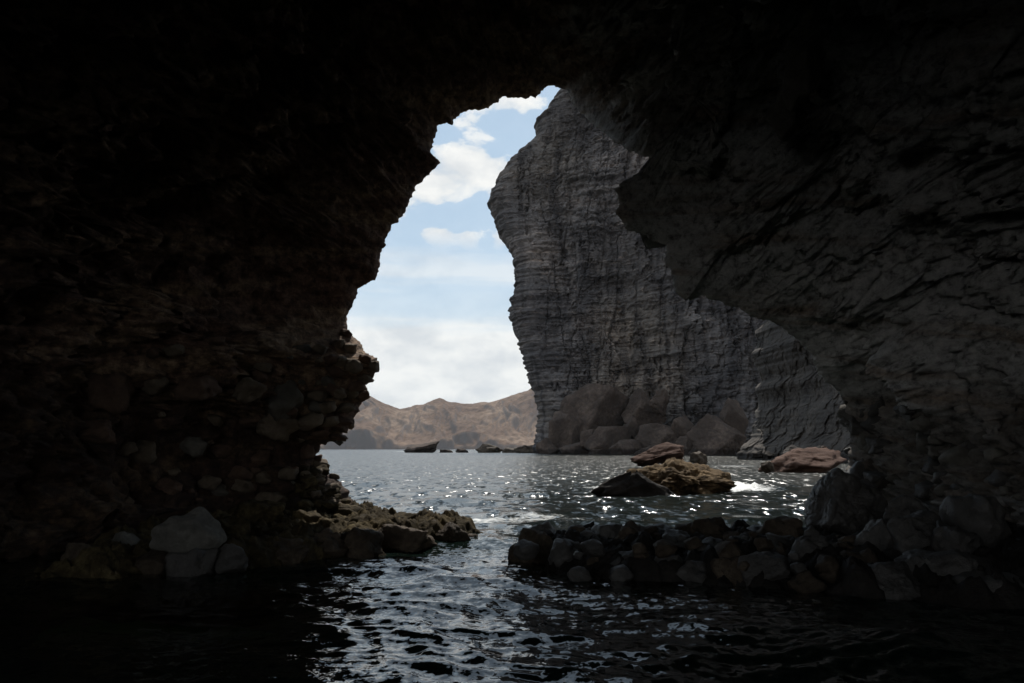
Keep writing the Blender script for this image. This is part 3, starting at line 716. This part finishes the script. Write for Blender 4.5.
# boulders at the foot of the tall cliff
BG = 'boulders at the foot of the tall cliff'
for i, (px, py, w, h, Y, lab, kw) in enumerate([
 (598,411,76,58,262,'biggest brown boulder leaning against the tall cliff foot',dict(planes=3,sharp=26,sub=5,tilt=(0,-.5,0))),
 (645,408,44,42,258,'blocky brown boulder right of the biggest cliff foot boulder',dict(planes=3,sharp=24,sub=5)),
 (660,398,22,20,252,'knobbly brown rock perched on the blocky boulder',dict(planes=10,sub=4,noise=.16)),
 (609,436,48,20,240,'slanting slab of brown rock in front of the biggest boulder',dict(planes=8,sharp=30,sub=4,tilt=(0,-.3,0))),
 (662,434,52,22,238,'long horizontal brown block below the perched rock',dict(planes=8,sharp=30,sub=4)),
 (627,446,34,14,232,'low brown block at the water under the slanting slab',dict(planes=9,sharp=24,sub=4)),
 (568,430,42,40,258,'dark rounded boulder at the left end of the boulder pile',dict(planes=10,sub=5)),
 (547,445,22,15,255,'tilted small boulder at the left corner of the cliff foot',dict(planes=8,sharp=26,sub=4,tilt=(0,-.5,0))),
 (718,434,62,42,205,'broad brown boulder at the right of the pile, next to the cobbly cliff',dict(planes=3,sharp=24,sub=5)),
 (735,414,26,34,208,'upright brown rock behind the broad boulder',dict(planes=8,sharp=24,sub=4)),
 (580,447,40,14,248,'low dark boulder at the water in the left of the pile',dict(planes=9,sub=4)),
 (690,444,30,18,220,'small brown boulder between the long block and the broad boulder',dict(planes=9,sub=4)),
 (640,445,20,12,236,'small dark boulder under the end of the long block',dict(planes=9,sub=4)),
 (600,449,22,9,240,'flat dark boulder awash below the slanting slab',dict(planes=9,sub=4)),
 (655,449,40,9,228,'flat dark boulder awash below the long block',dict(planes=9,sub=4)),
 (570,413,22,20,262,'leaning block at the upper left of the boulder pile',dict(planes=3,sharp=30,sub=4,tilt=(0,.4,0))),
 (631,423,18,14,244,'wedge shaped block above the slanting slab',dict(planes=3,sharp=30,sub=4,tilt=(0,.5,0))),
 (684,424,24,18,226,'square block behind the end of the long horizontal block',dict(planes=3,sharp=30,sub=4,tilt=(0,-.3,0))),
 (700,446,22,12,205,'low angular block at the water left of the broad boulder',dict(planes=3,sharp=30,sub=4,tilt=(0,.3,0))),
 (590,436,20,14,246,'angular block between the rounded boulder and the slanting slab',dict(planes=3,sharp=30,sub=4,tilt=(0,.6,0))),
 ]):
    kw = dict(dict(noise=.05, warp=.03, cell=.03), **kw); kw['sub'] = kw.get('sub', 4) + 1
    rock('boulder', px, py, w, h, Y, M_BOULD, 700 + i, lab, 'boulder', BG, sink=3.0, depth=w / F * Y * .7, **kw)

# ------------------------------------------------------------------ hills
SK = np.array([(250,412),(300,405),(340,398),(369,397.6),(384,404),(400,409.5),(416,407),(432,402.5),(440,400),(448,403),(461,405),(469,406),(487,403),(506,398.6),(522,392.8),(532,389.6),(560,380),(620,372),(700,380),(800,395),(900,410)], float)
ux = np.linspace(150, 1000, 620); vv = np.linspace(0, 1.3, 260)
crest = np.interp(ux, SK[:, 0], SK[:, 1], left=425, right=425)
crest = (HZ - crest) / F
X, V = np.meshgrid(ux, vv)
Yh = 2500 + 900 * V
hg = crest[None] * 3400
head = np.exp(-((X - 362) / 34.) ** 2) + np.exp(-((X - 470) / 30.) ** 2)
pf = np.stack([X.ravel() / 30, V.ravel() * 4, X.ravel() * 0], -1)
front = .12 * head * 1.0
prof = np.where(V < 1, sstep(0, 1, V) ** .85, 1 - .6 * (V - 1))
prof = np.maximum(prof, .0)
er = ridged(np.stack([X.ravel() / 22 + .7 * fbm(pf, 2, 3), V.ravel() * 1.6, X.ravel() * 0], -1), 5, 55).reshape(X.shape) - .8
hz_ = hg * (prof + .14 * er * np.sin(np.clip(V, 0, 1) * math.pi))
hz_ = np.maximum(hz_, hg * .24 * head * sstep(.0, .05, V + .05 * fbm(pf * 2, 3, 6).reshape(X.shape)) * (V < .9) + 14 * sstep(0, .02, V))
hz_ = np.where(V <= 0, -6.0, hz_)
Pm = np.stack([(X - 512) / F * Yh, Yh, hz_], -1)
mh, nt, b, out = new_mat('hill_slopes')
p = mapped(nt, (1, 1, 1))
n1 = noise_tex(nt, p, .006, 7, .62); n2 = noise_tex(nt, p, .05, 6, .7)
c1 = ramp(nt, n1, [(.34, (.1, .07, .056)), (.5, (.165, .115, .086)), (.66, (.24, .175, .13))]).outputs[0]
c2 = ramp(nt, n2, [(.4, (.5, .5, .5)), (.56, (1, 1, 1))]).outputs[0]
c = mixc(nt, .8, c1, c2, 'MULTIPLY')
g = N(nt, 'ShaderNodeNewGeometry'); sp = N(nt, 'ShaderNodeSeparateXYZ'); nt.links.new(g.outputs['True Normal'], sp.inputs[0])
rk = ramp(nt, sp.outputs[2], [(.35, (1, 1, 1)), (.8, (0, 0, 0))]).outputs[0]
c = mixc(nt, rk, c, (.115, .098, .09))
nt.links.new(c, b.inputs['Base Color']); b.inputs['Roughness'].default_value = 1; b.inputs['Specular IOR Level'].default_value = 0
bp = N(nt, 'ShaderNodeBump', i_Strength=.5, i_Distance=5.0); nt.links.new(n2, bp.inputs['Height']); nt.links.new(bp.outputs[0], b.inputs['Normal'])
hl = link('hills', grid_mesh('hills', Pm), mh); tag(hl, 'bare brown hills across the bay', 'hills', kind='structure')

# ------------------------------------------------------------------ sea
fine_a = np.linspace(-37, 37, 1000)
ga = np.r_[np.linspace(-180, -38, 72), fine_a, np.linspace(38, 180, 72)]
dyp = np.r_[np.linspace(0.26, 3, 26), np.arange(3.6, 60, .62), np.arange(60.5, 330, .85), np.geomspace(332, 4000, 60)]
rr = (F * H / dyp)[::-1]
A, Rr = np.meshgrid(np.radians(ga), rr)
SX, SY = Rr * np.sin(A), Rr * np.cos(A)
gap = np.broadcast_to(np.gradient(rr)[:, None], SX.shape)
wr = np.random.default_rng(12)
SZ = np.zeros_like(SX); HXs = np.zeros_like(SX); HYs = np.zeros_like(SX)
pp = np.stack([SX.ravel(), SY.ravel(), SX.ravel() * 0], -1)
near = Rr < 90
wpx = np.zeros_like(SX); wpy = np.zeros_like(SX)
pn = pp[near.ravel()]
wpx[near] = .35 * fbm(pn * .55, 2, 4); wpy[near] = .35 * fbm(pn * .55 + 50, 2, 5)
gust = np.ones_like(SX); gust[near] = np.clip(1 + 1.1 * perlin(pn * np.array([.35, .22, 1]), 8), .35, 1.7)
for i in range(72):
    lam = 0.16 * (5.0 / 0.16) ** wr.random()
    th = wr.normal(0, .75) + (0 if i % 3 else .5)
    k = 2 * math.pi / lam
    kx, ky = k * math.sin(th), k * math.cos(th)
    slope = 0.025 * (1.15 if lam < .6 else .9 if lam < 1.2 else .62)
    fade = sstep(0.55, 0.22, gap / lam)
    if fade.max() <= 0: continue
    phs = kx * (SX + wpx) + ky * (SY + wpy) + wr.uniform(0, 6.28)
    a = slope / k * fade * gust
    SZ += a * np.sin(phs)
    HXs += a * .8 * math.sin(th) * np.cos(phs); HYs += a * .8 * math.cos(th) * np.cos(phs)
Psea = np.stack([SX + HXs, SY + HYs, SZ], -1)
mesea = grid_mesh('sea', Psea)
# foam where the swell breaks: on the reef, off the ledge tip, along the slab
fo = np.zeros(len(pp))
def foam(px, py, rx, ry, amt):
    c = on_water(px, py)
    global fo
    d = ((pp[:, 0] - c[0]) / rx) ** 2 + ((pp[:, 1] - c[1]) / ry) ** 2
    fo = np.maximum(fo, amt * np.exp(-d))
foam(735, 488, 1.9, 3.6, .85); foam(705, 491, 1.5, 1.8, .7); foam(770, 487, 1.3, 2.6, .5); foam(612, 493, 1.2, 1.6, .68); foam(598, 489, 1.2, 3.2, .68)
foam(765, 462, 3, 8, .58); foam(735, 466, 4, 6, .6); foam(640, 461, 5, 9, .6); foam(590, 463, 6, 9, .42)
foam(455, 520, .9, 1.5, .66); foam(490, 519, 1.4, 1.5, .66); foam(540, 517, 1.2, 1.6, .62); foam(425, 517, .7, 1.0, .56); foam(585, 521, 1.3, 1.0, .5); foam(690, 498, 2.0, 2.4, .42)
foam(403, 451.5, 8, 30, .8)
mid = ((fo > .25) & (pp[:, 1] < 45) & (pp[:, 1] > 12))
lift = np.zeros(len(pp)); lift[mid] = (fo[mid] - .25) * np.clip(.35 + fbm(pp[mid] * 1.8, 4, 31, .6), 0, 1.2) * np.where(pp[mid][:, 1] > 22, .36, .14)
co_ = np.zeros(len(pp) * 3, np.float32); mesea.vertices.foreach_get('co', co_); co_[2::3] += lift.astype(np.float32); mesea.vertices.foreach_set('co', co_); mesea.update()
at_ = mesea.attributes.new('foam', 'FLOAT', 'POINT'); at_.data.foreach_set('value', fo.astype(np.float32))
ms, nt, b, out = new_mat('sea_water')
b.inputs['Base Color'].default_value = (.004, .008, .0065, 1)
b.inputs['Roughness'].default_value = .08; b.inputs['IOR'].default_value = 1.333
p = mapped(nt, (1, 1.0, 1))
def slopes(scale, detail, amp, p=p):
    n = N(nt, 'ShaderNodeTexNoise', i_Scale=scale, i_Detail=detail, i_Roughness=.6, i_Distortion=.3)
    nt.links.new(p, n.inputs['Vector'])
    a = N(nt, 'ShaderNodeVectorMath', operation='SUBTRACT'); nt.links.new(n.outputs['Color'], a.inputs[0]); a.inputs[1].default_value = (.5, .5, .5)
    m_ = N(nt, 'ShaderNodeVectorMath', operation='MULTIPLY'); nt.links.new(a.outputs[0], m_.inputs[0]); m_.inputs[1].default_value = (amp, amp, 0)
    return m_.outputs[0]
gn = N(nt, 'ShaderNodeNewGeometry'); ln = N(nt, 'ShaderNodeVectorMath', operation='LENGTH'); nt.links.new(gn.outputs['Position'], ln.inputs[0])
# beyond the reach of the modelled waves the chop lives in the shading normal
mr = N(nt, 'ShaderNodeMapRange', i_From_Min=7, i_From_Max=26, i_To_Min=.0, i_To_Max=1.0); nt.links.new(ln.outputs['Value'], mr.inputs[0])
sa = N(nt, 'ShaderNodeVectorMath', operation='SCALE'); nt.links.new(slopes(2.2, 5, 3.1, mapped(nt, (1.35, .5, 1))), sa.inputs[0]); nt.links.new(mr.outputs[0], sa.inputs[3])
v1 = N(nt, 'ShaderNodeVectorMath', operation='ADD'); nt.links.new(gn.outputs['Normal'], v1.inputs[0]); nt.links.new(sa.outputs[0], v1.inputs[1])
v2 = N(nt, 'ShaderNodeVectorMath', operation='ADD'); nt.links.new(v1.outputs[0], v2.inputs[0]); nt.links.new(slopes(10, 3, .85), v2.inputs[1])
v3 = N(nt, 'ShaderNodeVectorMath', operation='NORMALIZE'); nt.links.new(v2.outputs[0], v3.inputs[0]); nt.links.new(v3.outputs[0], b.inputs['Normal'])
mr2 = N(nt, 'ShaderNodeMapRange', i_From_Min=9, i_From_Max=40, i_To_Min=.05, i_To_Max=.25); nt.links.new(ln.outputs['Value'], mr2.inputs[0]); nt.links.new(mr2.outputs[0], b.inputs['Roughness'])
fa = N(nt, 'ShaderNodeAttribute', attribute_name='foam')
nf = noise_tex(nt, mapped(nt, (1, 1.0, 1)), 3.4, 8, .78, .8)
sm = N(nt, 'ShaderNodeMath', operation='ADD'); nt.links.new(fa.outputs['Fac'], sm.inputs[0]); nt.links.new(nf, sm.inputs[1])
fr = ramp(nt, sm.outputs[0], [(.0, (0, 0, 0)), (.5, (0, 0, 0)), (1.0, (1, 1, 1))])
fr.color_ramp.elements[1].position = .80; fr.color_ramp.elements[2].position = 1.0
hf = N(nt, 'ShaderNodeMath', operation='MULTIPLY'); nt.links.new(sm.outputs[0], hf.inputs[0]); hf.inputs[1].default_value = .8
nt.links.new(hf.outputs[0], fr.inputs[0])
foamb = N(nt, 'ShaderNodeBsdfDiffuse'); foamb.inputs[0].default_value = (.75, .76, .75, 1)
mxs = N(nt, 'ShaderNodeMixShader'); nt.links.new(fr.outputs[0], mxs.inputs[0]); nt.links.new(b.outputs[0], mxs.inputs[1]); nt.links.new(foamb.outputs[0], mxs.inputs[2])
nt.links.new(mxs.outputs[0], out.inputs['Surface'])
sc_ = on_water(188, 624, -.2)
sh = np.exp(-(((pp[:, 0] - sc_[0]) / 1.7) ** 2 + ((pp[:, 1] - sc_[1]) / 1.25) ** 2) ** 1.5)
sa_ = mesea.attributes.new('shallow', 'FLOAT', 'POINT'); sa_.data.foreach_set('value', sh.astype(np.float32))
sat = N(nt, 'ShaderNodeAttribute', attribute_name='shallow')
fz = N(nt, 'ShaderNodeFresnel', i_IOR=1.333); nt.links.new(v3.outputs[0], fz.inputs['Normal'])
tr = N(nt, 'ShaderNodeBsdfTransparent'); tr.inputs[0].default_value = (.62, .86, .7, 1)
gl = N(nt, 'ShaderNodeBsdfGlossy'); gl.inputs['Roughness'].default_value = .05; nt.links.new(v3.outputs[0], gl.inputs['Normal'])
clr = N(nt, 'ShaderNodeMixShader'); nt.links.new(fz.outputs[0], clr.inputs[0]); nt.links.new(tr.outputs[0], clr.inputs[1]); nt.links.new(gl.outputs[0], clr.inputs[2])
mx2 = N(nt, 'ShaderNodeMixShader'); nt.links.new(sat.outputs['Fac'], mx2.inputs[0]); nt.links.new(mxs.outputs[0], mx2.inputs[1]); nt.links.new(clr.outputs[0], mx2.inputs[2])
nt.links.new(mx2.outputs[0], out.inputs['Surface'])
M_SUNK = rock_mat('weedy_sunken_rock', (.1, .15, .04), (.26, .36, .12), (.42, .5, .22), 1.6, bump=.1)
sk = link('sunken_boulder', rock_mesh('sunken_boulder', (3.6, 2.4, .8), 901, 10, 3, .14, 5), M_SUNK); sk.location = (sc_[0], sc_[1] + .1, -.62)
tag(sk, 'greenish boulder under the water surface at lower left', 'boulder')
sbm = bmesh.new(); bmesh.ops.create_grid(sbm, x_segments=40, y_segments=40, size=24)
for v in sbm.verts: v.co.z = -1.6 + .15 * math.sin(v.co.x * 2.1) * math.cos(v.co.y * 1.7); v.co.x += sc_[0]; v.co.y += sc_[1]
sbe = bpy.data.meshes.new('seabed'); sbm.to_mesh(sbe); sbm.free(); tag(link('seabed', sbe, M_WET), kind='structure')
sea = link('sea', mesea, ms); tag(sea, 'rippled dark sea water with glints and foam', 'water', kind='structure')

# ------------------------------------------------------------------ air
hb = bmesh.new(); bmesh.ops.create_cube(hb, size=1)
for v in hb.verts: v.co = (v.co.x * 10400, v.co.y * 10400, -9 + (v.co.z + .5) * 400)
hme = bpy.data.meshes.new('haze'); hb.to_mesh(hme); hb.free()
hm = bpy.data.materials.new('haze'); hm.use_nodes = True; hm.node_tree.nodes.clear()
ho = hm.node_tree.nodes.new('ShaderNodeOutputMaterial'); hv = hm.node_tree.nodes.new('ShaderNodeVolumePrincipled')
hv.inputs['Color'].default_value = (.8, .86, .95, 1); hv.inputs['Density'].default_value = 3e-5
hm.node_tree.links.new(hv.outputs[0], ho.inputs['Volume'])
hz = link('haze', hme, hm); tag(hz, 'thin sea haze softening the far hills', 'haze', kind='stuff')

# ------------------------------------------------------------------ sky and sun
SUN_EL, SUN_AZ = math.radians(55.5), math.radians(11)      # azimuth from straight ahead (+Y) towards the right
wd = bpy.data.worlds.new('World'); scene.world = wd; wd.use_nodes = True
nt = wd.node_tree; nt.nodes.clear()
out = nt.nodes.new('ShaderNodeOutputWorld'); bg = nt.nodes.new('ShaderNodeBackground'); nt.links.new(bg.outputs[0], out.inputs[0])
bg.inputs[1].default_value = 0.1
sky = nt.nodes.new('ShaderNodeTexSky'); sky.sky_type = 'NISHITA'; sky.sun_disc = False
sky.sun_elevation = SUN_EL; sky.sun_rotation = SUN_AZ; sky.air_density = 1.0; sky.dust_density = 0.6; sky.ozone_density = 1.0
tc = nt.nodes.new('ShaderNodeTexCoord'); sp = nt.nodes.new('ShaderNodeSeparateXYZ'); nt.links.new(tc.outputs['Generated'], sp.inputs[0])
def mth(op, a, b_=None, c_=None):
    m = nt.nodes.new('ShaderNodeMath'); m.operation = op
    for s, v in zip(m.inputs, (a, b_, c_)):
        if v is None: continue
        if isinstance(v, (int, float)): s.default_value = v
        else: nt.links.new(v, s)
    return m.outputs[0]
mp = nt.nodes.new('ShaderNodeMapping'); mp.inputs['Scale'].default_value = (1, 1, 1.9); nt.links.new(tc.outputs['Generated'], mp.inputs[0])
n1 = noise_tex(nt, mp.outputs[0], 13, 10, .6, .2)
n2 = noise_tex(nt, mp.outputs[0], 3.2, 4, .5)
mp2 = nt.nodes.new('ShaderNodeMapping'); mp2.inputs['Scale'].default_value = (1.0, 1.0, 9); nt.links.new(tc.outputs['Generated'], mp2.inputs[0])
n3 = noise_tex(nt, mp2.outputs[0], 5, 6, .55, .3)
Z = sp.outputs[2]
zj = mth('MULTIPLY_ADD', mth('SUBTRACT', n3, .5), .055, Z)
# milky bank low down, a thin clear gap, a veil, then broken cumulus
bank = ramp(nt, zj, [(0.0, (.95, .95, .95)), (.146, (.95, .95, .95)), (.166, (.42, .42, .42)), (.198, (.26, .26, .26)), (.211, (.62, .62, .62)), (.229, (.58, .58, .58)), (.247, (.2, .2, .2)), (.4, (.12, .12, .12))]).outputs[0]
def blob(px, py, rx, ry, amt):
    d = at(px, py, 1.0) - np.array([0, 0, H]); d /= np.linalg.norm(d)
    dx = mth('MULTIPLY', mth('SUBTRACT', sp.outputs[0], float(d[0])), F / rx)
    dz = mth('MULTIPLY', mth('SUBTRACT', Z, float(d[2])), F / ry)
    return mth('MULTIPLY', mth('EXPONENT', mth('MULTIPLY', mth('ADD', mth('MULTIPLY', dx, dx), mth('MULTIPLY', dz, dz)), -1.0)), amt)
bl = blob(468, 165, 32, 20, .38)
for a in [(430,185,30,22,.26),(505,172,18,16,.2),(438,237,17,9,.42),(468,240,9,9,.34),(503,240,9,7,.34),(515,103,34,14,.32),(470,122,16,9,.18),(400,215,30,12,.2)]:
    bl = mth('ADD', bl, blob(*a))
n2h = mth('MULTIPLY', mth('SUBTRACT', n2, .5), .55)
cu = mth('ADD', mth('ADD', n1, bl), n2h)
cum_ = ramp(nt, cu, [(.62, (0, 0, 0)), (.69, (.75, .75, .75)), (.80, (1, 1, 1))]).outputs[0]
high = ramp(nt, Z, [(.235, (0, 0, 0)), (.27, (1, 1, 1))]).outputs[0]
m1 = mth('MULTIPLY', cum_, high)
mask = mth('MAXIMUM', bank, m1)
shade = ramp(nt, n1, [(.35, (6.6, 6.9, 7.2)), (.6, (8.6, 8.7, 8.6))])
blue = mixc(nt, .66, sky.outputs[0], (3.1, 4.35, 5.3))
colr = mixc(nt, mask, blue, shade.outputs[0])
for e_, v in zip(shade.color_ramp.elements, ((.53, .555, .575), (.70, .705, .69))): e_.color = (*v, 1)
cl10 = nt.nodes.new('ShaderNodeVectorMath'); cl10.operation = 'SCALE'; nt.links.new(shade.outputs[0], cl10.inputs[0]); cl10.inputs[3].default_value = 10.0
# sunlit clouds behind the viewer, unseen and boosted to light the cave
front = N(nt, 'ShaderNodeMapRange', i_From_Min=.1, i_From_Max=-.5, i_To_Min=10.0, i_To_Max=25.0); nt.links.new(sp.outputs[1], front.inputs[0])
nt.links.new(front.outputs[0], cl10.inputs[3])
colr = mixc(nt, mask, blue, cl10.outputs[0])
nt.links.new(colr, bg.inputs[0])
sl = bpy.data.lights.new('sun', 'SUN'); sl.energy = 3.4; sl.angle = math.radians(.55); sl.color = (1, .95, .87)
so = bpy.data.objects.new('sun', sl); COL.objects.link(so)
sd = Vector((math.sin(SUN_AZ) * math.cos(SUN_EL), math.cos(SUN_AZ) * math.cos(SUN_EL), math.sin(SUN_EL)))
so.rotation_euler = sd.to_track_quat('Z', 'Y').to_euler(); so.location = (0, 30, 60)

# ------------------------------------------------------------------ camera and render settings
cam = bpy.data.cameras.new('camera'); co = bpy.data.objects.new('camera', cam); COL.objects.link(co)
cam.sensor_width = 36; cam.lens = F * 36 / 1024; cam.clip_start = .05; cam.clip_end = 30000
co.location = (0, 0, H); co.rotation_euler = (math.pi / 2 + PITCH, 0, 0)
scene.camera = co
vs = scene.view_settings; vs.view_transform = 'Standard'; vs.look = 'None'; vs.exposure = 0.45; vs.gamma = 1; vs.use_curve_mapping = False
cy = scene.cycles
cy.use_denoising = True
try: cy.denoiser = 'OPENIMAGEDENOISE'; cy.denoising_input_passes = 'RGB_ALBEDO_NORMAL'
except Exception: pass
cy.max_bounces = 6; cy.diffuse_bounces = 4; cy.glossy_bounces = 3; cy.caustics_reflective = False; cy.caustics_refractive = False
cy.sample_clamp_indirect = 4; cy.sample_clamp_direct = 0
